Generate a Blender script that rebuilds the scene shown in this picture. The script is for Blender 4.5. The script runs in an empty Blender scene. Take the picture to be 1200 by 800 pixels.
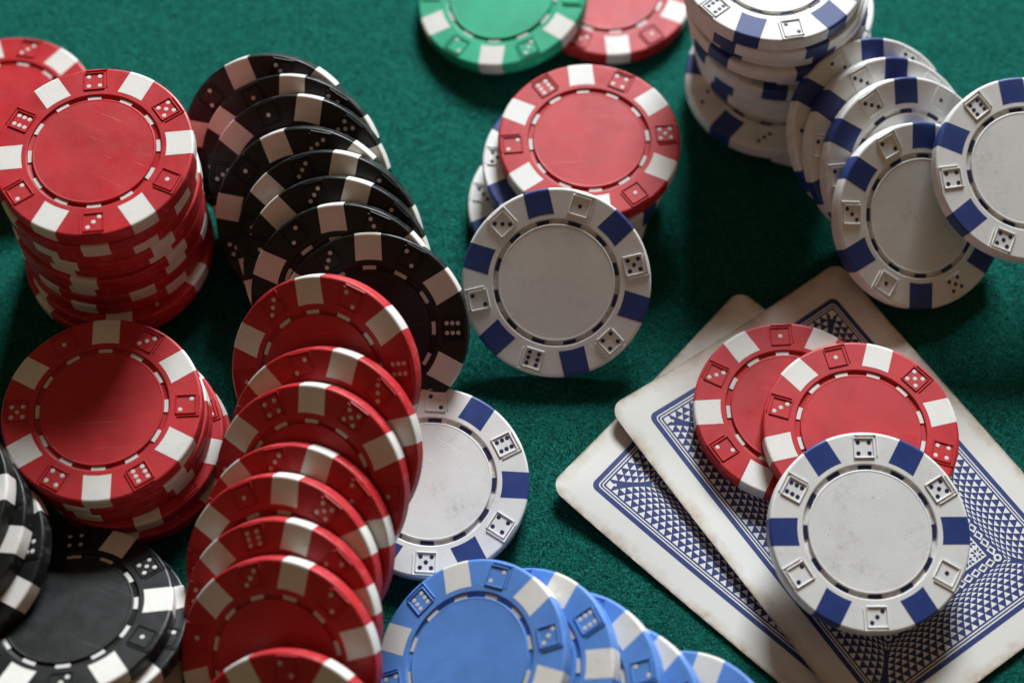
import bpy, bmesh, math, random
import numpy as np
from mathutils import Matrix, Vector, Euler

MM = 0.001
sc = bpy.context.scene
col = bpy.context.collection

# ------------------------------------------------------------------ camera
cam_d = bpy.data.cameras.new('camera')
cam = bpy.data.objects.new('camera', cam_d)
col.objects.link(cam)
PITCH = math.radians(63.5)
cam.location = (0.0, -0.360 * math.cos(PITCH), 0.360 * math.sin(PITCH))
cam.rotation_euler = (math.radians(90) - PITCH, 0, 0)
cam_d.sensor_width = 36.0
cam_d.sensor_fit = 'HORIZONTAL'
cam_d.lens = 58.8
cam_d.clip_start = 0.01
cam_d.clip_end = 10.0
cam_d.dof.use_dof = True
cam_d.dof.focus_distance = 0.341
cam_d.dof.aperture_fstop = 7.8
sc.camera = cam

# ------------------------------------------------------------------ room light and window
world = bpy.data.worlds.new('World')
sc.world = world
world.use_nodes = True
bg = world.node_tree.nodes['Background']
bg.inputs[0].default_value = (1.0, 0.65, 0.37, 1)
bg.inputs[1].default_value = 0.13

win_d = bpy.data.lights.new('window_light', 'AREA')
win_d.shape = 'RECTANGLE'
win_d.size = 0.41
win_d.size_y = 0.32
win_d.energy = 37.5
win_d.color = (0.90, 0.96, 1.0)
win = bpy.data.objects.new('window_light', win_d)
col.objects.link(win)
wd = Vector((0.165, 0.865, 0.465)).normalized()
win.location = wd * 1.30
win.rotation_euler = wd.to_track_quat('Z', 'Y').to_euler()

sc.view_settings.view_transform = 'Standard'
sc.view_settings.look = 'None'
sc.view_settings.exposure = 0.0
sc.view_settings.gamma = 1.0
sc.cycles.max_bounces = 6
sc.cycles.use_denoising = True

# ------------------------------------------------------------------ node helpers
class N:
    """small wrapper that wires shader nodes"""
    def __init__(self, name):
        self.m = bpy.data.materials.new(name)
        self.m.use_nodes = True
        self.t = self.m.node_tree
        self.b = self.t.nodes['Principled BSDF']
        tc = self.t.nodes.new('ShaderNodeTexCoord')
        oi = self.t.nodes.new('ShaderNodeObjectInfo')
        a = self.vm('SCALE', tc.outputs['Object'], scale=1000.0)     # millimetres
        self.local = a
        o = self.vm('SCALE', oi.outputs['Location'], scale=3000.0)   # a different patch on every copy
        self.co = self.vm('ADD', a, o)

    def vm(self, op, a, b=None, scale=None):
        n = self.t.nodes.new('ShaderNodeVectorMath'); n.operation = op
        self.t.links.new(a, n.inputs[0])
        if b is not None:
            if isinstance(b, (tuple, list)): n.inputs[1].default_value = b
            else: self.t.links.new(b, n.inputs[1])
        if scale is not None: n.inputs['Scale'].default_value = scale
        return n.outputs[0]

    def math(self, op, a, b=None, c=None, clamp=False):
        n = self.t.nodes.new('ShaderNodeMath'); n.operation = op; n.use_clamp = clamp
        for i, v in enumerate((a, b, c)):
            if v is None: continue
            if isinstance(v, (int, float)): n.inputs[i].default_value = v
            else: self.t.links.new(v, n.inputs[i])
        return n.outputs[0]

    def noise(self, scale, detail=3, rough=.55, vec=None, dist=0.0):
        n = self.t.nodes.new('ShaderNodeTexNoise')
        self.t.links.new(vec if vec is not None else self.co, n.inputs['Vector'])
        n.inputs['Scale'].default_value = scale
        n.inputs['Detail'].default_value = detail
        n.inputs['Roughness'].default_value = rough
        n.inputs['Distortion'].default_value = dist
        return n.outputs[0]

    def ramp(self, fac, lo, hi, a=0.0, b=1.0):
        n = self.t.nodes.new('ShaderNodeMapRange')
        n.inputs['From Min'].default_value = lo; n.inputs['From Max'].default_value = hi
        n.inputs['To Min'].default_value = a; n.inputs['To Max'].default_value = b
        self.t.links.new(fac, n.inputs['Value'])
        return n.outputs[0]

    def mix(self, fac, a, b):
        n = self.t.nodes.new('ShaderNodeMix'); n.data_type = 'RGBA'
        if isinstance(fac, (int, float)): n.inputs[0].default_value = fac
        else: self.t.links.new(fac, n.inputs[0])
        for i, v in ((6, a), (7, b)):
            if isinstance(v, (tuple, list)): n.inputs[i].default_value = (*v[:3], 1)
            else: self.t.links.new(v, n.inputs[i])
        return n.outputs[2]

    def bump(self, h, strength, dist_mm, normal=None):
        n = self.t.nodes.new('ShaderNodeBump')
        n.inputs['Strength'].default_value = strength
        n.inputs['Distance'].default_value = dist_mm * MM
        self.t.links.new(h, n.inputs['Height'])
        if normal is not None: self.t.links.new(normal, n.inputs['Normal'])
        return n.outputs[0]

    def set(self, **kw):
        for k, v in kw.items():
            s = self.b.inputs[k.replace('_', ' ')]
            if isinstance(v, (int, float)): s.default_value = v
            elif isinstance(v, (tuple, list)): s.default_value = (*v[:3], 1)
            else: self.t.links.new(v, s)
        return self.m


def plastic(name, base, dirt=(.2, .16, .11), dirt_amt=.25, rough=.42, grain=0.0, vary=.10, scratch=0.0, nick=0.0):
    n = N(name)
    big = n.noise(.09, 3, .6)
    lo = tuple(c * (1 - vary) for c in base)
    hi = tuple(min(1, c * (1 + vary)) for c in base)
    c = n.mix(n.ramp(big, .3, .7), lo, hi)
    # rubbed-in grime in small irregular patches
    d1 = n.ramp(n.noise(.13, 5, .65), .52, .72)
    d2 = n.ramp(n.noise(1.1, 4, .7), .42, .70)
    d = n.math('MULTIPLY', n.math('MULTIPLY', d1, d2), dirt_amt)
    c = n.mix(d, c, dirt)
    # tiny specks
    sp = n.ramp(n.noise(2.6, 2, .5), .70, .76)
    c = n.mix(n.math('MULTIPLY', sp, min(.7, dirt_amt * 1.2)), c, dirt)
    r = n.math('ADD', n.ramp(n.noise(.25, 4, .6), .3, .75, rough - .07, rough + .10), n.ramp(n.noise(.02, 1), .35, .65, -.07, .08))
    h = n.noise(5.0 if not grain else 3.4, 3, .6)
    nb = n.bump(h, .20 if not grain else grain, .05)
    if scratch:
        # hairline scratches: noise stretched hard along one direction, thresholded to lines
        mp = n.t.nodes.new('ShaderNodeMapping')
        mp.inputs['Rotation'].default_value = (0, 0, .7)
        mp.inputs['Scale'].default_value = (.05, 2.2, 1)
        n.t.links.new(n.co, mp.inputs['Vector'])
        s1 = n.ramp(n.noise(1.0, 2, .5, vec=mp.outputs[0], dist=.15), .685, .71)
        mp2 = n.t.nodes.new('ShaderNodeMapping')
        mp2.inputs['Rotation'].default_value = (0, 0, -1.1)
        mp2.inputs['Scale'].default_value = (.06, 2.6, 1)
        n.t.links.new(n.co, mp2.inputs['Vector'])
        s2 = n.ramp(n.noise(1.0, 2, .5, vec=mp2.outputs[0], dist=.15), .69, .715)
        s = n.math('MULTIPLY', n.math('MAXIMUM', s1, s2), n.ramp(n.noise(.12, 2), .45, .6))
        c = n.mix(n.math('MULTIPLY', s, scratch), c, tuple(min(1, x * 1.3 + .06) for x in base))
        nb = n.bump(s, .25, .05, nb)
    if nick:
        # rubbed and nicked outer edge: pale worn patches of uneven length
        rad = n.t.nodes.new('ShaderNodeVectorMath'); rad.operation = 'LENGTH'
        n.t.links.new(n.vm('MULTIPLY', n.local, (1, 1, 0)), rad.inputs[0])
        ed = n.math('ADD', rad.outputs['Value'], n.math('MULTIPLY', n.math('SUBTRACT', n.noise(.8, 4, .7), .5), 1.5))
        # grime caught in the recessed ring
        gr = n.math('MULTIPLY', n.ramp(rad.outputs['Value'], 13.55, 13.30), n.ramp(n.noise(.5, 4, .7), .38, .66))
        c = n.mix(n.math('MULTIPLY', gr, .45), c, dirt)
        wear = n.math('MULTIPLY', n.ramp(ed, 19.62, 19.95), n.ramp(n.noise(.45, 4, .65), .50, .62))
        c = n.mix(n.math('MULTIPLY', wear, nick), c, tuple(min(1, x * 1.25 + .10) for x in base))
        dent = n.math('MULTIPLY', n.ramp(ed, 19.3, 19.8), n.ramp(n.noise(.9, 3, .6), .60, .70))
        nb = n.bump(dent, -.6, .12, nb)
    n.set(Base_Color=c, Roughness=r, Normal=nb, IOR=1.40 if max(base) < .02 else 1.46)
    return n.m


RED = (.46, .016, .022); WHITE = (.765, .765, .75); BLACK = (.0075, .0088, .0088)
BLUE = (.095, .25, .64); GREEN = (.012, .38, .20); NAVY = (.022, .048, .20)
MAT = {}
for cn, base in (('red', RED), ('white', WHITE), ('black', BLACK), ('blue', BLUE), ('green', GREEN)):
    light = cn == 'white'
    MAT[cn] = plastic(cn + '_plastic', base, dirt=(.16, .13, .09) if light else tuple(x * .35 + .01 for x in base),
                      dirt_amt=.32 if light else .35, rough=.48 if cn != 'black' else .42, vary=.05 if light else .16, nick=.35)
    MAT[cn + '_disc'] = plastic(cn + '_disc_plastic', base, dirt=(.16, .13, .09) if light else tuple(x * .35 + .01 for x in base),
                                dirt_amt=.5 if light else .35, rough=.50 if cn != 'black' else .44, grain=.55,
                                vary=.05 if light else .16, scratch=.25 if light else .5)
    acc = NAVY if light else (.72, .70, .66)
    MAT[cn + '_spot'] = plastic(cn + '_spot_plastic', acc, dirt=(.25, .18, .12) if not light else (.02, .02, .03),
                                dirt_amt=.5 if not light else .3, rough=.44, vary=.06)
    MAT[cn + '_pip'] = plastic(cn + '_pip_paint', (.016, .02, .075) if light else (.62, .60, .57), dirt_amt=.2, rough=.4)


def mat_felt():
    n = N('green_felt')
    big = n.noise(.03, 4, .6)
    mid = n.noise(.30, 6, .72, dist=1.2)
    fine = n.noise(2.3, 5, .75, dist=1.2)
    c = n.mix(n.ramp(mid, .30, .72), (.0002, .006, .0045), (.0016, .031, .023))
    c = n.mix(n.math('MULTIPLY', n.ramp(fine, .35, .72), .6), c, (.0026, .046, .033))
    c = n.mix(n.math('MULTIPLY', n.ramp(big, .42, .68), .35), c, (.0008, .018, .014))
    h = n.math('ADD', n.math('MULTIPLY', fine, .55), n.math('MULTIPLY', mid, 1.1))
    nb = n.bump(h, 1.0, .9)
    n.set(Base_Color=c, Roughness=.95, Normal=nb, Sheen_Weight=.12, Sheen_Roughness=.4, Sheen_Tint=(.12, .9, .68))
    n.b.inputs['Specular IOR Level'].default_value = 0.0
    # combed fibres return a broad green lustre towards the light
    gl = n.t.nodes.new('ShaderNodeBsdfGlossy')
    gl.inputs['Roughness'].default_value = .46
    n.t.links.new(n.mix(n.ramp(fine, .42, .66), (.0030, .034, .026), (.0240, .225, .176)), gl.inputs['Color'])
    n.t.links.new(nb, gl.inputs['Normal'])
    ad = n.t.nodes.new('ShaderNodeAddShader')
    n.t.links.new(n.b.outputs[0], ad.inputs[0]); n.t.links.new(gl.outputs[0], ad.inputs[1])
    n.t.links.new(ad.outputs[0], n.t.nodes['Material Output'].inputs['Surface'])
    return n.m


def mat_fibre():
    n = N('felt_fibre')
    c = n.mix(n.ramp(n.noise(1.5, 3, .65), .47, .66), (.0006, .012, .009), (.040, .50, .37))
    n.set(Base_Color=c, Roughness=.85)
    n.b.inputs['Specular IOR Level'].default_value = .15
    tr = n.t.nodes.new('ShaderNodeBsdfTranslucent'); n.t.links.new(c, tr.inputs['Color'])
    mx = n.t.nodes.new('ShaderNodeMixShader'); mx.inputs[0].default_value = .5
    n.t.links.new(n.b.outputs[0], mx.inputs[1]); n.t.links.new(tr.outputs[0], mx.inputs[2])
    n.t.links.new(mx.outputs[0], n.t.nodes['Material Output'].inputs['Surface'])
    return n.m


CW, CH = 62.5, 87.5

def mat_paper():
    n = N('worn_card_stock')
    # distance from the card's edge, in mm (the card's own coordinates)
    sep = n.t.nodes.new('ShaderNodeSeparateXYZ'); n.t.links.new(n.local, sep.inputs[0])
    dx = n.math('SUBTRACT', CW / 2, n.math('ABSOLUTE', n.math('SUBTRACT', sep.outputs[0], CW / 2)))
    dy = n.math('SUBTRACT', CH / 2, n.math('ABSOLUTE', n.math('ADD', sep.outputs[1], CH / 2)))
    d = n.math('MINIMUM', dx, dy)
    wob = n.math('MULTIPLY', n.math('SUBTRACT', n.noise(.13, 4, .6), .5), 7.0)
    edge = n.ramp(n.math('ADD', d, wob), 2.6, .1)
    edge = n.math('MULTIPLY', edge, n.ramp(n.noise(.35, 4, .65), .30, .70, .25, 1.0))
    blot = n.math('MULTIPLY', n.ramp(n.noise(.07, 4, .6), .48, .75), n.ramp(n.noise(.6, 4, .7), .35, .7))
    c = n.mix(n.math('MULTIPLY', blot, .35), (.68, .67, .63), (.50, .41, .29))
    c = n.mix(n.math('MULTIPLY', edge, .85), c, (.40, .30, .19))
    rim = n.math('MULTIPLY', n.ramp(d, .55, .10), n.ramp(n.noise(.5, 3), .35, .6))
    c = n.mix(n.math('MULTIPLY', rim, .7), c, (.20, .14, .09))
    nb = n.bump(n.noise(3.0, 3, .6), .25, .05)
    n.set(Base_Color=c, Roughness=.52, Normal=nb)
    return n.m


def mat_ink(name, c0):
    n = N(name)
    w = n.ramp(n.noise(1.4, 4, .7), .62, .74)
    c = n.mix(n.math('MULTIPLY', w, .25), c0, (.35, .34, .36))
    n.set(Base_Color=c, Roughness=.5)
    return n.m


MAT['felt'] = mat_felt(); MAT['fibre'] = mat_fibre(); MAT['paper'] = mat_paper()
MAT['ink'] = mat_ink('blue_print', (.013, .030, .155)); MAT['print_white'] = mat_ink('print_white', (.74, .735, .70))

# ------------------------------------------------------------------ mesh helpers
def make_mesh(name, verts, faces, mats, smooth=None, midx=None):
    me = bpy.data.meshes.new(name)
    me.from_pydata([(x * MM, y * MM, z * MM) for x, y, z in verts], [], faces)
    for m in mats: me.materials.append(m)
    if midx: me.polygons.foreach_set('material_index', midx)
    if smooth is not None:
        me.polygons.foreach_set('use_smooth', [True] * len(me.polygons))
        me.update()
        me.set_sharp_from_angle(angle=math.radians(smooth))
    me.validate(); me.update()
    return me


def link(name, me, parent=None):
    o = bpy.data.objects.new(name, me)
    col.objects.link(o)
    o.parent = parent
    return o


# ------------------------------------------------------------------ the table
def build_table():
    verts = [(-700, -500, 0), (700, -500, 0), (700, 700, 0), (-700, 700, 0)]
    o = link('table', make_mesh('table', verts, [(0, 1, 2, 3)], [MAT['felt']]))
    o['kind'] = 'structure'
    # loose nap: short curled fibres standing in the cloth
    rg = np.random.default_rng(7)
    n = 230000
    y = rg.uniform(-95, 125, n); x = rg.uniform(-1, 1, n) * (112 + (y + 95) * .14)
    a = rg.uniform(0, 2 * np.pi, n); L = rg.uniform(.35, 1.1, n); w = rg.uniform(.022, .050, n)
    bend = rg.uniform(-1.6, 1.6, n); lift = rg.uniform(.03, .65, n); curl = rg.uniform(.0, 1.0, n)
    V = np.empty((n, 3, 2, 3)); px, py, aa = x.copy(), y.copy(), a.copy()
    for k in range(3):
        f = k / 2
        z = lift * (f * (1 - curl) + curl * 4 * f * (1 - f) * .8) + .005
        nx, ny = -np.sin(aa), np.cos(aa); ww = w * (1 - .55 * f)
        V[:, k, 0] = np.stack([px + nx * ww, py + ny * ww, z], -1)
        V[:, k, 1] = np.stack([px - nx * ww, py - ny * ww, z + .03 * (rg.random(n) - .3)], -1)
        px += np.cos(aa) * L / 2; py += np.sin(aa) * L / 2; aa += bend / 2
    b = (np.arange(n) * 6)[:, None]
    Fc = np.concatenate([b + np.array([0, 1, 3, 2]), b + np.array([2, 3, 5, 4])], 1).reshape(-1)
    nap = bpy.data.meshes.new('felt_nap')
    nap.vertices.add(n * 6); nap.vertices.foreach_set('co', (V * MM).astype(np.float32).reshape(-1))
    nap.loops.add(n * 8); nap.loops.foreach_set('vertex_index', Fc.astype(np.int32))
    nap.polygons.add(n * 2); nap.polygons.foreach_set('loop_start', np.arange(0, n * 8, 4, dtype=np.int32))
    nap.update(calc_edges=True)
    nap.materials.append(MAT['fibre'])
    f = link('felt_nap', nap, None)
    f['kind'] = 'stuff'; f['label'] = 'short fuzzy nap of the green felt cloth'; f['category'] = 'felt nap'


# ------------------------------------------------------------------ poker chip parts (millimetres)
R, T = 20.0, 3.6
H = T / 2
GI, GO = 12.35, 13.40            # recessed ring
EDGE = [(19.45, H), (19.64, H - .04), (19.82, H - .13), (19.94, H - .27), (19.99, H - .45), (20.0, H - .7)]

def lathe(profile, seg, close_top=False):
    V, Fc = [], []
    n = len(profile)
    for i in range(seg):
        a = 2 * math.pi * i / seg
        for r, z in profile: V.append((r * math.sin(a), r * math.cos(a), z))
    for i in range(seg):
        j = (i + 1) % seg
        for k in range(n - 1):
            Fc.append((i * n + k, j * n + k, j * n + k + 1, i * n + k + 1))
    if close_top:
        Fc.append(tuple(i * n for i in range(seg - 1, -1, -1)))
    return V, Fc


def body_mesh(cn):
    prof = [(GI - .3, H - .55), (GO - .12, H - .55), (GO - .03, H - .50), (GO, H - .12), (GO + .07, H - .03), (GO + .18, H), (GO + .26, H), (19.36, H)]
    prof += EDGE
    low = [(r, -z) for r, z in reversed(prof)]
    V, Fc = lathe(prof + low, 96)
    return make_mesh(cn + '_chip_body', V, [f[::-1] for f in Fc], [MAT[cn]], smooth=50)


def disc_mesh(cn):
    prof = [(0.0001, H - .07), (6, H - .07), (GI - .55, H - .07), (GI - .42, H - .07), (GI - .28, H - .02), (GI - .14, H - .02), (GI - .03, H - .10), (GI, H - .2), (GI, H - .54)]
    low = [(r, -z) for r, z in reversed(prof)]
    V, Fc = lathe(prof + low, 72)
    return make_mesh(cn + '_chip_disc', V, [f[::-1] for f in Fc], [MAT[cn + '_disc']], smooth=50)


def spot_mesh(cn):
    o = .025
    half = 2.75
    prof = [(14.45, H + o - .05), (14.48, H + o)] + [(15.5, H + o), (17.0, H + o), (19.30, H + o)]
    prof += [(r + o * (1 if i > 2 else .5), z + o * (1 if i < 4 else 0)) for i, (r, z) in enumerate(EDGE)]
    prof += [(r, -z) for r, z in reversed(prof)]
    V, Fc = [], []
    n = len(prof); m = 9
    for i in range(m):
        x = -half + 2 * half * i / (m - 1)
        for r, z in prof: V.append((x, math.sqrt(r * r - x * x), z))
    for i in range(m - 1):
        for k in range(n - 1):
            Fc.append((i * n + k, i * n + k + 1, (i + 1) * n + k + 1, (i + 1) * n + k))
    return make_mesh(cn + '_edge_spot', V, Fc, [MAT[cn + '_spot']], smooth=50)


def ridge(V, Fc, x0, y0, x1, y1, w=.18, h=.24, z=H):
    """a low moulded line with sloping flanks"""
    dx, dy = x1 - x0, y1 - y0; L = math.hypot(dx, dy); dx /= L; dy /= L
    nx, ny = -dy, dx
    b = len(V)
    for (px, py, s) in ((x0, y0, -1), (x1, y1, 1)):
        for q, hh in ((1, -.02), (.36, h), (-.36, h), (-1, -.02)):
            e = .36 if hh > 0 else 1
            V.append((px + nx * w * q + dx * s * w * e, py + ny * w * q + dy * s * w * e, z + hh))
    for k in range(3): Fc.append((b + k, b + k + 1, b + 5 + k, b + 4 + k))
    Fc.append((b + 3, b + 2, b + 1, b)); Fc.append((b + 4, b + 5, b + 6, b + 7))


DIE_R = 16.75
def die_mesh(cn):
    V, Fc = [], []
    s = 1.98
    for a, b in (((-s, -s), (s, -s)), ((s, -s), (s, s)), ((s, s), (-s, s)), ((-s, s), (-s, -s))):
        ridge(V, Fc, a[0], a[1], b[0], b[1])
    u = s + .62
    ridge(V, Fc, -s + .35, u, u, u, .15, .21); ridge(V, Fc, u, u, u, -s + .35, .15, .21)
    V = [(x, y + DIE_R, z) for x, y, z in V]
    return make_mesh(cn + '_die_mark', V, [f[::-1] for f in Fc], [MAT[cn]])


PIPS = {1: [(0, 0)], 2: [(1, -1), (-1, 1)], 3: [(1, 1), (0, 0), (-1, -1)], 4: [(1, 1), (1, -1), (-1, 1), (-1, -1)],
        5: [(1, 1), (1, -1), (-1, 1), (-1, -1), (0, 0)], 6: [(.9, 1.05), (.9, 0), (.9, -1.05), (-.9, 1.05), (-.9, 0), (-.9, -1.05)]}
def pip_mesh(cn, k, var):
    V, Fc = [], []
    for (x, y) in PIPS[k]:
        if var == 'A': x = -x
        b = len(V); r = .48; m = 10
        cx, cy = x * 1.12, y * 1.12 + DIE_R
        for rr, zz in ((r, -.02), (r * .90, .045), (r * .55, .06)):
            for i in range(m):
                a = 2 * math.pi * i / m
                V.append((cx + rr * math.cos(a), cy + rr * math.sin(a), H + zz))
        for ring in range(2):
            for i in range(m):
                j = (i + 1) % m
                Fc.append((b + ring * m + i, b + ring * m + j, b + (ring + 1) * m + j, b + (ring + 1) * m + i))
        Fc.append(tuple(b + 2 * m + i for i in range(m)))
    return make_mesh('%s_pips_%d%s' % (cn, k, var), V, Fc, [MAT[cn + '_pip']], smooth=40)


def dash_mesh(cn):
    V, Fc = [], []
    m = 6; half = math.radians(6.1)
    r0, r1, z0, z1 = GI + .07, GO - .16, H - .6, H - .34
    for i in range(m):
        a = -half + 2 * half * i / (m - 1)
        for r, z in ((r0, z0), (r0, z1), (r1, z1), (r1, z0)): V.append((r * math.sin(a), r * math.cos(a), z))
    for i in range(m - 1):
        for k in range(3): Fc.append((i * 4 + k, i * 4 + k + 1, i * 4 + 5 + k, i * 4 + 4 + k))
    Fc.append((3, 2, 1, 0)); e = (m - 1) * 4; Fc.append((e, e + 1, e + 2, e + 3))
    return make_mesh(cn + '_ring_dash', V, Fc, [MAT[cn + '_pip']])


CACHE = {}
def part(fn, *a):
    k = (fn.__name__,) + a
    if k not in CACHE: CACHE[k] = fn(*a)
    return CACHE[k]


ORDER = {'B': [4, 5, 1, 3, 2, 6], 'A': [1, 5, 4, 6, 2, 3]}      # dice round the face, clockwise

def chip(cn, pos, tilt, az, spin, nxt, var, full, label, group):
    root = bpy.data.objects.new(cn + '_poker_chip', None)
    col.objects.link(root)
    root.empty_display_size = .005
    root.rotation_mode = 'QUATERNION'
    m = Matrix.Rotation(math.radians(az), 4, 'Z') @ Matrix.Rotation(math.radians(tilt), 4, 'Y') @ Matrix.Rotation(math.radians(spin), 4, 'Z')
    root.rotation_quaternion = m.to_quaternion()
    root.location = [c * MM for c in pos]
    root['label'] = label; root['category'] = 'poker chip'
    if group: root['group'] = group
    link('body', part(body_mesh, cn), root)
    link('centre_disc', part(disc_mesh, cn), root)
    k0 = ORDER[var].index(nxt)
    for i in range(6):
        s = link('edge_spot', part(spot_mesh, cn), root); s.rotation_euler = (0, 0, -math.radians(60 * i))
    if not full: return root
    for i in range(6):
        d = link('die_mark', part(die_mesh, cn), root); d.rotation_euler = (0, 0, -math.radians(60 * i + 30))
        link('pips', part(pip_mesh, cn, ORDER[var][(k0 + i) % 6], var), d)
    for i in range(12):
        s = link('ring_dash', part(dash_mesh, cn), root); s.rotation_euler = (0, 0, -math.radians(30 * i))
    return root


# ------------------------------------------------------------------ playing cards
def card_sheet(outline, thick_dir, step=2.5):
    """flat polygon cut into a grid so that it can follow the curl"""
    bm = bmesh.new()
    vs = [bm.verts.new((x, y, 0)) for x, y in outline]
    bm.faces.new(vs)
    for ax, lo, hi in ((0, 0, CW), (1, -CH, 0)):
        v = lo + step
        while v < hi - .1:
            co = Vector((v, 0, 0)) if ax == 0 else Vector((0, v, 0))
            no = Vector((1, 0, 0)) if ax == 0 else Vector((0, 1, 0))
            bmesh.ops.bisect_plane(bm, geom=bm.verts[:] + bm.edges[:] + bm.faces[:], plane_co=co, plane_no=no)
            v += step
    return bm


def rrect(x0, y0, x1, y1, r, n=7):
    P = []
    for cx, cy, a0 in ((x1 - r, y1 - r, 0), (x0 + r, y1 - r, 90), (x0 + r, y0 + r, 180), (x1 - r, y0 + r, 270)):
        for i in range(n):
            a = math.radians(a0 + 90 * i / (n - 1)); P.append((cx + r * math.cos(a), cy + r * math.sin(a)))
    return P


class Print:
    def __init__(self, zf): self.V, self.F, self.M, self.zf = [], [], [], zf
    def poly(self, pts, lvl, m):
        b = len(self.V)
        area = sum(pts[i][0] * pts[(i + 1) % len(pts)][1] - pts[(i + 1) % len(pts)][0] * pts[i][1] for i in range(len(pts)))
        if area < 0: pts = pts[::-1]
        for x, y in pts: self.V.append((x, y, self.zf(x, y) + lvl))
        self.F.append(tuple(range(b, b + len(pts)))); self.M.append(m)
    def loop(self, x0, y0, x1, y1, r, w, lvl, m):
        """ring of width w just inside the rounded rectangle"""
        def dense(P):
            out = []
            for i in range(len(P)):
                a, b = P[i], P[(i + 1) % len(P)]
                k = max(1, int(math.hypot(b[0] - a[0], b[1] - a[1]) / 2.0)) if math.hypot(b[0] - a[0], b[1] - a[1]) > 3 else 1
                out += [(a[0] + (b[0] - a[0]) * t / k, a[1] + (b[1] - a[1]) * t / k) for t in range(k)]
            return out
        A = rrect(x0, y0, x1, y1, r); B = rrect(x0 + w, y0 + w, x1 - w, y1 - w, max(.02, r - w))
        n = len(A)
        for i in range(n):
            a, b, c, d = A[i], A[(i + 1) % n], B[(i + 1) % n], B[i]
            L = math.hypot(b[0] - a[0], b[1] - a[1]); k = max(1, int(L / 2.0))
            for t in range(k):
                f0, f1 = t / k, (t + 1) / k
                lp = lambda p, q, f: (p[0] + (q[0] - p[0]) * f, p[1] + (q[1] - p[1]) * f)
                self.poly([lp(a, b, f0), lp(a, b, f1), lp(d, c, f1), lp(d, c, f0)], lvl, m)


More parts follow.
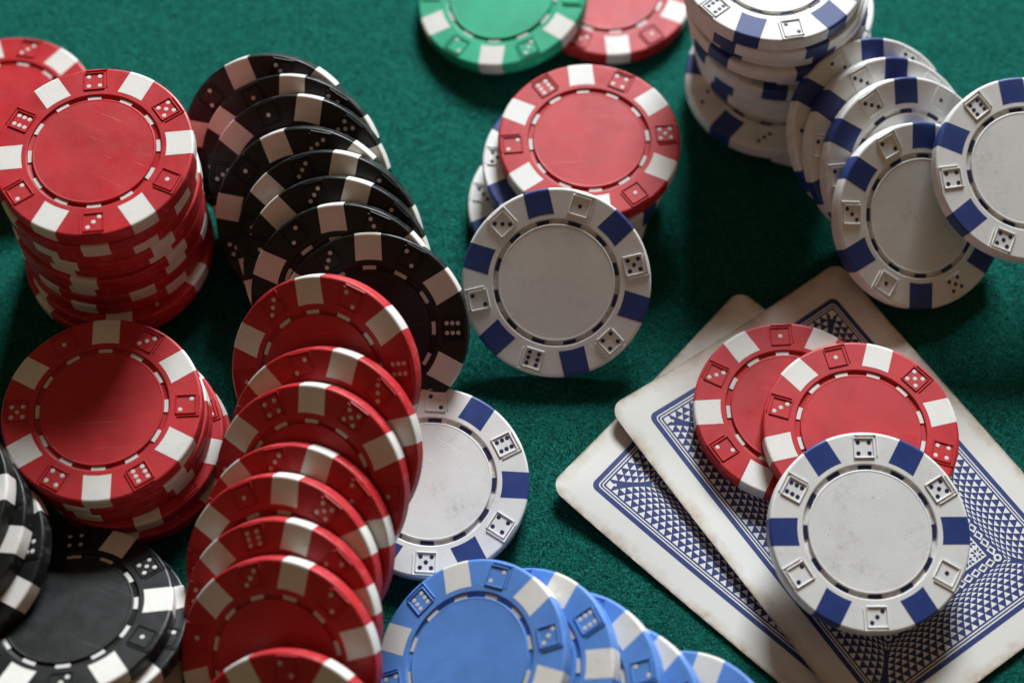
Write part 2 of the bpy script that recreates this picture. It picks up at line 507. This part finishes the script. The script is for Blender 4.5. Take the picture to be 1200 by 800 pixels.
def build_card(label, pos, ang, zf, rnd_seed):
    root = bpy.data.objects.new('playing_card', None)
    col.objects.link(root)
    root.location = (pos[0] * MM, pos[1] * MM, 0); root.rotation_euler = (0, 0, math.radians(ang))
    root['label'] = label; root['category'] = 'playing card'; root['group'] = 'playing cards lying face down'
    TH = .30
    bm = card_sheet(rrect(0, -CH, CW, 0, 3.4, 9), 1)
    bmesh.ops.triangulate(bm, faces=[f for f in bm.faces if len(f.verts) > 4])
    top = list(bm.faces)
    for v in bm.verts: v.co.z = zf(v.co.x, v.co.y)
    r = bmesh.ops.solidify(bm, geom=top, thickness=TH)
    bmesh.ops.recalc_face_normals(bm, faces=bm.faces)
    for v in bm.verts: v.co *= MM
    me = bpy.data.meshes.new('card_stock'); bm.to_mesh(me); bm.free()
    me.materials.append(MAT['paper'])
    me.polygons.foreach_set('use_smooth', [True] * len(me.polygons)); me.set_sharp_from_angle(angle=math.radians(40))
    zmax = max(v.co.z for v in me.vertices)
    link('card_stock', me, root)
    # solidify may grow either way: find the top surface height offset
    zt = {}
    zo = 0.0
    test = max((v.co.z / MM - zf(v.co.x / MM, v.co.y / MM)) for v in me.vertices)
    zo = max(0.0, test)
    P = Print(lambda x, y: zf(x, y) + zo)
    mg = 6.0
    x0, y0, x1, y1 = mg, -CH + mg, CW - mg, -mg
    # blue ground
    bg2 = card_sheet(rrect(x0, y0, x1, y1, 1.5, 6), 1, 2.5)
    for f in bg2.faces: P.poly([(v.co.x, v.co.y) for v in f.verts], .02, 0)
    bg2.free()
    # two fine white lines inside the thick blue border
    b1 = 1.05
    P.loop(x0 + b1, y0 + b1, x1 - b1, y1 - b1, .9, .26, .035, 1)
    P.loop(x0 + b1 + .58, y0 + b1 + .58, x1 - b1 - .58, y1 - b1 - .58, .6, .26, .035, 1)
    f0 = b1 + 1.05
    X0, Y0, X1, Y1 = x0 + f0, y0 + f0, x1 - f0, y1 - f0
    # rows of triangles parallel to the four sides, mitred at the corners, smaller towards the middle
    hs = [1.38, 1.24, 1.08, .93, .79, .66, .55, .46, .38]
    d = .10
    for j, h in enumerate(hs):
        for side in range(4):
            if side in (0, 2): A0, A1 = X0, X1
            else: A0, A1 = Y0, Y1
            n = max(4, round((A1 - A0) / 1.78)); p = (A1 - A0) / n
            for i in range(-1, n + 1):
                for half in (0,):
                    a = A0 + (i + (.5 if j % 2 == 0 else 1.0)) * p
                    w = p * .40
                    dd = d + .06
                    tri = [(a - w, dd), (a + w, dd), (a + w * .02, dd + h * .86)]
                    lim0, lim1 = A0 + dd + .25, A1 - dd - .25
                    if a < A0 + dd + h * .3 or a > A1 - dd - h * .3: continue
                    tri = [(min(max(q, A0 + e + .12), A1 - e - .12), e) for q, e in tri]
                    if side == 0: pts = [(q, Y0 + e) for q, e in tri]
                    elif side == 2: pts = [(q, Y1 - e) for q, e in tri]
                    elif side == 1: pts = [(X1 - e, q) for q, e in tri]
                    else: pts = [(X0 + e, q) for q, e in tri]
                    P.poly(pts, .04, 1)
        d += h
    # white spur from each frame corner along the mitre
    for sx, sy, cx, cy in ((1, 1, X0, Y0), (-1, 1, X1, Y0), (-1, -1, X1, Y1), (1, -1, X0, Y1)):
        P.poly([(cx + sx * .15, cy + sy * .15), (cx + sx * 2.0, cy + sy * 1.55), (cx + sx * 1.55, cy + sy * 2.0)], .045, 1)
    # chain of links round the panel, with a ring at each corner
    c = d + 1.15
    CX0, CY0, CX1, CY1 = X0 + c, Y0 + c, X1 - c, Y1 - c
    def ring(cx, cy, r, m, lvl, k=12): P.poly([(cx + r * math.cos(2 * math.pi * i / k), cy + r * math.sin(2 * math.pi * i / k)) for i in range(k)], lvl, m)
    for cx, cy in ((CX0, CY0), (CX1, CY0), (CX1, CY1), (CX0, CY1)):
        ring(cx, cy, .85, 1, .06); ring(cx, cy, .38, 0, .075)
    def run(a, b):
        L = math.hypot(b[0] - a[0], b[1] - a[1]); ux, uy = (b[0] - a[0]) / L, (b[1] - a[1]) / L; nx, ny = -uy, ux
        n = round((L - 2.0) / 1.9); p = (L - 2.0) / n
        for i in range(n):
            s = 1.0 + (i + .5) * p
            def pt(u, v): return (a[0] + ux * (s + u) + nx * v, a[1] + uy * (s + u) + ny * v)
            P.poly([pt(-1.25, .35), pt(-.45, -.85), pt(1.25, -.35), pt(.45, .85)], .05, 1)
            P.poly([pt(-.62, .18), pt(-.22, -.42), pt(.62, -.18), pt(.22, .42)], .062, 0)
            P.poly([pt(.95, -.62), pt(1.12, -.62), pt(.72, .62), pt(.55, .62)], .066, 0)
    run((CX0, CY0), (CX1, CY0)); run((CX1, CY0), (CX1, CY1)); run((CX1, CY1), (CX0, CY1)); run((CX0, CY1), (CX0, CY0))
    # centre panel: white lattice with blue petals
    q = 1.55
    PX0, PY0, PX1, PY1 = CX0 + q, CY0 + q, CX1 - q, CY1 - q
    k = 12
    for i in range(k):
        for j in range(k):
            xa, xb = PX0 + (PX1 - PX0) * i / k, PX0 + (PX1 - PX0) * (i + 1) / k
            ya, yb = PY0 + (PY1 - PY0) * j / k, PY0 + (PY1 - PY0) * (j + 1) / k
            P.poly([(xa, ya), (xb, ya), (xb, yb), (xa, yb)], .04, 1)
    nx_ = round((PX1 - PX0) / 2.7); ny_ = round((PY1 - PY0) / 2.7)
    ax, ay = (PX1 - PX0) / nx_, (PY1 - PY0) / ny_
    for i in range(nx_):
        for j in range(ny_):
            cx, cy = PX0 + (i + .5) * ax, PY0 + (j + .5) * ay
            for t in range(8):
                a = math.pi / 4 * t
                r0, r1, w = (.28, 1.18, .30) if t % 2 == 0 else (.45, 1.55, .26)
                ca, sa = math.cos(a), math.sin(a)
                rm = (r0 + r1) / 2
                P.poly([(cx + ca * r0, cy + sa * r0), (cx + ca * rm + sa * w, cy + sa * rm - ca * w), (cx + ca * r1, cy + sa * r1), (cx + ca * rm - sa * w, cy + sa * rm + ca * w)], .055, 0)
    me = make_mesh('back_print', P.V, P.F, [MAT['ink'], MAT['print_white']], midx=P.M)
    link('back_print', me, root)
    return root


# ------------------------------------------------------------------ build
build_table()

def z_lower(x, y):
    dl = math.hypot(x, y); dt = math.hypot(x - CW, y)
    return .35 + 2.1 * max(0, 1 - dl / 40) ** 2 + 1.2 * max(0, 1 - dt / 26) ** 2 + .7 * max(0, 1 - (x + 14) / 40) ** 2
def z_upper(x, y):
    dl = math.hypot(x, y); dt = math.hypot(x - CW, y)
    return .98 + 2.6 * max(0, 1 - dl / 30) ** 2 + 1.4 * max(0, 1 - dt / 22) ** 2 + 1.0 * max(0, 1 - x / 16) ** 2 * max(0, min(1, (-y) / 20))

build_card('lower worn card with blue patterned back, half covered by the other card', (7.54, -34.3), 47.9, z_lower, 1)
build_card('upper worn card with blue patterned back carrying three poker chips', (20.1, -17.0), 34.7, z_upper, 2)

LABELS = {}
ORD = ['topmost', 'second', 'third', 'fourth', 'fifth', 'sixth', 'seventh', 'eighth', 'ninth', 'tenth']
G_A = 'red chips in the tall stack beside the black row'
LABELS['A0'] = ('red chip with white spots on top of the tallest red stack', G_A)
for i in range(1, 9):
    LABELS['A%d' % i] = ('%s red chip from the top of the tallest red stack' % ORD[i], G_A)
LABELS['Aa'] = ('red chip second from the bottom of the tallest red stack', G_A)
LABELS['Ab'] = ('bottom red chip sticking out below the tallest red stack', G_A)
LABELS['Z0'] = ('blurred red chip behind the tallest red stack, upper of two', 'red chips behind the tall stack')
LABELS['Z1'] = ('blurred red chip behind the tallest red stack, lower of two', 'red chips behind the tall stack')
G_B = 'red chips in the short stack in the shade'
LABELS['B0'] = ('shaded red chip on top of the short red stack by the red row', G_B)
for i in range(1, 3):
    LABELS['B%d' % i] = ('%s red chip from the top of the short shaded red stack' % ORD[i], G_B)
LABELS['Ba'] = ('red chip second from the bottom of the short shaded red stack', G_B)
LABELS['Bb'] = ('bottom red chip of the short shaded stack, jutting towards the red row', G_B)
LABELS['F'] = ('white chip with blue spots lying partly under the red row', None)
G_M = 'chips in the small heap in the middle'
LABELS['M'] = ('pinkish red chip lying on white chips in the middle of the table', G_M)
LABELS['Mc'] = ('white chip directly under the red chip in the middle heap', G_M)
LABELS['Mb'] = ('white chip second from the table in the middle heap', G_M)
LABELS['Ma'] = ('lowest white chip of the middle heap, peeping out at its side', G_M)
LABELS['L'] = ('shaded white chip with navy spots leaning on the middle heap', G_M)
LABELS['Gr'] = ('blurred red chip half under the green chip at the top', None)
LABELS['G'] = ('bright green chip with white spots, the only green one', None)
G_S = 'white chips in the tall stack at the back'
LABELS['S0'] = ('white chip on top of the tall white stack', G_S)
for i in range(1, 8):
    LABELS['S%d' % i] = ('%s white chip from the top of the tall white stack' % ORD[i], G_S)
LABELS['S8'] = ('white chip second from the bottom of the tall white stack, jutting sideways', G_S)
LABELS['S9'] = ('bottom white chip of the tall white stack', G_S)
G_W = 'white chips leaning in a fan against the tall white stack'
LABELS['W1'] = ('rearmost leaning white chip touching the tall white stack', G_W)
LABELS['W2'] = ('second leaning white chip counted from the tall white stack', G_W)
LABELS['W3'] = ('third leaning white chip counted from the tall white stack', G_W)
LABELS['W4'] = ('leaning white chip with shaded face just above the card corner', G_W)
LABELS['W5'] = ('white chip lying over the fan, cut by the picture edge', G_W)
G_K = 'black chips toppled in a row behind the red row'
LABELS['K1'] = ('rearmost black chip of the toppled black row', G_K)
for i, w in ((2, 'second'), (3, 'third'), (4, 'fourth'), (5, 'fifth'), (6, 'sixth'), (7, 'seventh')):
    LABELS['K%d' % i] = ('%s black chip from the back of the toppled black row' % w, G_K)
LABELS['K8'] = ('frontmost black chip of the toppled row, most of its face showing', G_K)
G_R = 'red chips toppled in a row in the foreground'
LABELS['R1'] = ('rearmost red chip of the toppled red row, against the black chips', G_R)
for i, w in ((2, 'second'), (3, 'third'), (4, 'fourth'), (5, 'fifth'), (6, 'sixth'), (7, 'seventh')):
    LABELS['R%d' % i] = ('%s red chip from the back of the toppled red row' % w, G_R)
LABELS['R8'] = ('frontmost red chip of the toppled row, cut by the bottom edge', G_R)
G_U = 'blue chips spread out at the bottom edge'
LABELS['UB1'] = ('blue chip with its whole centre showing, topmost of the blue spread', G_U)
LABELS['UB2'] = ('second blue chip of the spread, just under the topmost one', G_U)
LABELS['UB3'] = ('middle blue chip of the five in the spread', G_U)
LABELS['UB4'] = ('fourth blue chip of the spread, mostly covered by its neighbours', G_U)
LABELS['UB5'] = ('last blue chip of the spread, nearest the cards', G_U)
G_C = 'chips lying on the playing cards'
LABELS['C1'] = ('lower red chip lying flat on the upper playing card', G_C)
LABELS['C2'] = ('upper red chip on the cards, under the white chip', G_C)
LABELS['C3'] = ('white chip with blue spots leaning on red chips on the cards', G_C)
G_P = 'black chips in the corner pile'
LABELS['P0'] = ('black chip with shiny grey face on top of the corner pile', G_P)
LABELS['P1'] = ('black chip directly beneath the shiny grey-faced black chip', G_P)
LABELS['P2'] = ('black chip flat on the felt at the bottom of the corner pile', G_P)
LABELS['Q0'] = ('highest of four slanting black chips at the left edge', G_P)
LABELS['Q1'] = ('second highest of four slanting black chips at the left edge', G_P)
LABELS['Q2'] = ('third highest of four slanting black chips at the left edge', G_P)
LABELS['Q3'] = ('lowest of four slanting black chips, lapping over the grey-faced chip', G_P)
# chips whose faces are wholly covered by the chip above
HIDDEN_FACES = {'A1', 'A2', 'A3', 'A4', 'A5', 'A6', 'A7', 'A8', 'Z1', 'B1', 'B2', 'S6', 'S7'}


CHIPS = [
    # key, colour, centre (mm), tilt, heading of the tilt, spin, first die, die order
    ('A0', 'red', (-83.71, 23.01, 37.80), 0.0, -90.0, 66.0, 5, 'B'),
    ('A1', 'red', (-84.28, 22.46, 34.20), 0.0, -90.0, 96.2, 2, 'A'),
    ('A2', 'red', (-84.71, 22.88, 30.60), 0.0, -90.0, 64.9, 1, 'A'),
    ('A3', 'red', (-84.28, 22.82, 27.00), 0.0, -90.0, 73.2, 1, 'B'),
    ('A4', 'red', (-84.91, 23.61, 23.40), 0.0, -90.0, 70.3, 3, 'B'),
    ('A5', 'red', (-85.14, 22.75, 19.80), 0.0, -90.0, 82.4, 6, 'B'),
    ('A6', 'red', (-85.49, 23.16, 16.20), 0.0, -90.0, 79.7, 5, 'A'),
    ('A7', 'red', (-85.56, 22.98, 12.60), 0.0, -90.0, 114.6, 5, 'B'),
    ('A8', 'red', (-86.00, 22.72, 9.00), 0.0, -90.0, 77.7, 3, 'A'),
    ('Aa', 'red', (-84.95, 20.61, 5.40), 0.0, -90.0, 95.2, 5, 'B'),
    ('Ab', 'red', (-86.44, 20.53, 1.80), 0.0, -90.0, 102.7, 4, 'B'),
    ('Z0', 'red', (-114.40, 55.04, 5.40), 0.0, -90.0, 110.3, 3, 'B'),
    ('Z1', 'red', (-114.74, 55.46, 1.80), 0.0, -90.0, 115.1, 4, 'B'),
    ('B0', 'red', (-81.79, -23.79, 16.20), 0.0, -90.0, 93.0, 3, 'B'),
    ('B1', 'red', (-81.37, -23.88, 12.60), 0.0, -90.0, 77.9, 2, 'A'),
    ('B2', 'red', (-81.34, -23.86, 9.00), 0.0, -90.0, 81.9, 4, 'B'),
    ('Ba', 'red', (-79.13, -25.06, 5.40), 0.0, -90.0, 109.0, 4, 'B'),
    ('Bb', 'red', (-77.82, -26.19, 1.80), 0.0, -90.0, 90.0, 6, 'B'),
    ('F', 'white', (-16.48, -34.30, 4.22), 7.0, -80.0, 47.5, 6, 'B'),
    ('Ma', 'white', (10.23, 32.50, 1.80), 0.0, -90.0, 82.0, 6, 'B'),
    ('Mb', 'white', (14.02, 39.58, 5.40), 0.0, -90.0, 84.7, 6, 'B'),
    ('Mc', 'white', (13.51, 38.84, 9.00), 0.0, -90.0, 86.5, 3, 'B'),
    ('M', 'red', (16.90, 42.27, 12.60), 0.0, -90.0, 95.0, 4, 'B'),
    ('L', 'white', (9.38, 8.55, 10.68), 27.0, -92.0, 104.5, 1, 'A'),
    ('Gr', 'red', (23.15, 92.37, 1.80), 0.0, -90.0, -85.0, 3, 'B'),
    ('G', 'green', (-2.14, 87.83, 4.74), 8.5, 188.0, 44.0, 3, 'B'),
    ('S0', 'white', (56.22, 72.37, 34.20), 0.0, -90.0, -50.0, 2, 'B'),
    ('S1', 'white', (57.02, 71.97, 30.60), 0.0, -90.0, 113.9, 3, 'B'),
    ('S2', 'white', (58.42, 73.27, 27.00), 0.0, -90.0, 116.3, 3, 'B'),
    ('S3', 'white', (58.62, 71.87, 23.40), 0.0, -90.0, 106.3, 3, 'B'),
    ('S4', 'white', (60.82, 73.77, 19.80), 0.0, -90.0, 74.1, 3, 'B'),
    ('S5', 'white', (60.22, 72.07, 16.20), 0.0, -90.0, 83.1, 3, 'B'),
    ('S6', 'white', (61.22, 71.77, 12.60), 0.0, -90.0, 105.8, 3, 'B'),
    ('S7', 'white', (62.02, 71.47, 9.00), 0.0, -90.0, 100.1, 3, 'B'),
    ('S8', 'white', (59.65, 63.94, 5.40), 0.0, -90.0, 109.3, 4, 'B'),
    ('S9', 'white', (66.83, 63.88, 1.80), 0.0, -90.0, 118.5, 3, 'B'),
    ('W1', 'white', (79.08, 45.09, 13.47), 37.0, -60.0, 69.2, 6, 'B'),
    ('W2', 'white', (82.01, 39.74, 13.87), 37.0, -60.0, 63.2, 1, 'A'),
    ('W3', 'white', (85.32, 34.38, 14.01), 36.0, -60.0, 69.3, 1, 'A'),
    ('W4', 'white', (87.30, 23.88, 12.40), 33.0, -58.0, 61.7, 6, 'B'),
    ('W5', 'white', (109.10, 30.62, 20.09), 18.0, -75.0, 84.4, 2, 'A'),
    ('K1', 'black', (-51.72, 39.82, 15.41), 45.0, -100.0, 118.4, 3, 'A'),
    ('K2', 'black', (-47.38, 34.70, 15.19), 44.0, -100.0, 94.3, 5, 'A'),
    ('K3', 'black', (-45.47, 29.64, 14.96), 43.0, -100.0, 88.3, 5, 'A'),
    ('K4', 'black', (-43.22, 21.49, 14.72), 42.0, -100.0, 118.3, 3, 'B'),
    ('K5', 'black', (-38.41, 15.66, 14.72), 42.0, -100.0, 85.3, 2, 'B'),
    ('K6', 'black', (-36.53, 9.41, 14.48), 41.0, -100.0, 82.2, 2, 'B'),
    ('K7', 'black', (-34.49, 3.04, 14.23), 40.0, -100.0, 105.2, 3, 'A'),
    ('K8', 'black', (-28.67, -3.52, 13.21), 36.0, -100.0, 100.1, 2, 'B'),
    ('R1', 'red', (-37.27, -17.35, 20.23), 40.0, -119.0, 121.1, 2, 'B'),
    ('R2', 'red', (-36.79, -32.15, 17.73), 38.0, -119.0, 98.0, 3, 'A'),
    ('R3', 'red', (-39.18, -39.46, 16.73), 38.0, -119.0, 110.0, 5, 'B'),
    ('R4', 'red', (-41.90, -50.76, 13.47), 37.0, -119.0, 95.9, 2, 'B'),
    ('R5', 'red', (-44.15, -57.14, 13.47), 37.0, -119.0, 108.9, 5, 'A'),
    ('R6', 'red', (-43.80, -66.03, 13.21), 36.0, -119.0, 100.9, 2, 'A'),
    ('R7', 'red', (-43.64, -73.78, 13.21), 36.0, -119.0, 101.9, 2, 'B'),
    ('R8', 'red', (-40.93, -91.64, 12.40), 33.0, -119.0, 144.8, 2, 'B'),
    ('UB1', 'blue', (-7.48, -73.22, 10.08), 25.0, 180.0, -170.9, 2, 'A'),
    ('UB2', 'blue', (1.41, -75.03, 10.08), 25.0, 180.0, 147.1, 6, 'A'),
    ('UB3', 'blue', (9.73, -79.59, 10.08), 25.0, 180.0, 128.1, 2, 'A'),
    ('UB4', 'blue', (17.28, -85.70, 10.08), 25.0, 180.0, 134.1, 4, 'B'),
    ('UB5', 'blue', (30.69, -91.32, 9.78), 24.0, 180.0, 155.5, 1, 'B'),
    ('C1', 'red', (57.82, -17.90, 3.10), 0.0, -90.0, 123.0, 1, 'A'),
    ('C2', 'red', (71.27, -24.29, 6.70), 0.0, -90.0, 133.0, 1, 'A'),
    ('C3', 'white', (70.21, -47.18, 10.15), 10.0, -70.0, 101.3, 4, 'B'),
    ('P0', 'black', (-84.82, -64.18, 11.35), 19.0, 96.0, -119.7, 5, 'B'),
    ('P1', 'black', (-82.32, -65.98, 8.21), 19.0, 96.0, -107.7, 3, 'B'),
    ('P2', 'black', (-83.74, -75.48, 1.80), 0.0, -90.0, 65.0, 6, 'B'),
    ('Q0', 'black', (-118.57, -40.93, 18.41), 17.0, 172.0, -155.7, 3, 'B'),
    ('Q1', 'black', (-115.23, -45.08, 15.80), 17.0, 172.0, 165.2, 3, 'B'),
    ('Q2', 'black', (-111.89, -49.22, 13.18), 17.0, 172.0, -151.8, 3, 'B'),
    ('Q3', 'black', (-108.54, -53.36, 10.57), 17.0, 172.0, -170.0, 2, 'B'),
]

for key, cn, pos, tilt, az, spin, nxt, var in CHIPS:
    label, group = LABELS[key]
    chip(cn, pos, tilt, az, spin, nxt, var, key not in HIDDEN_FACES, label, group)
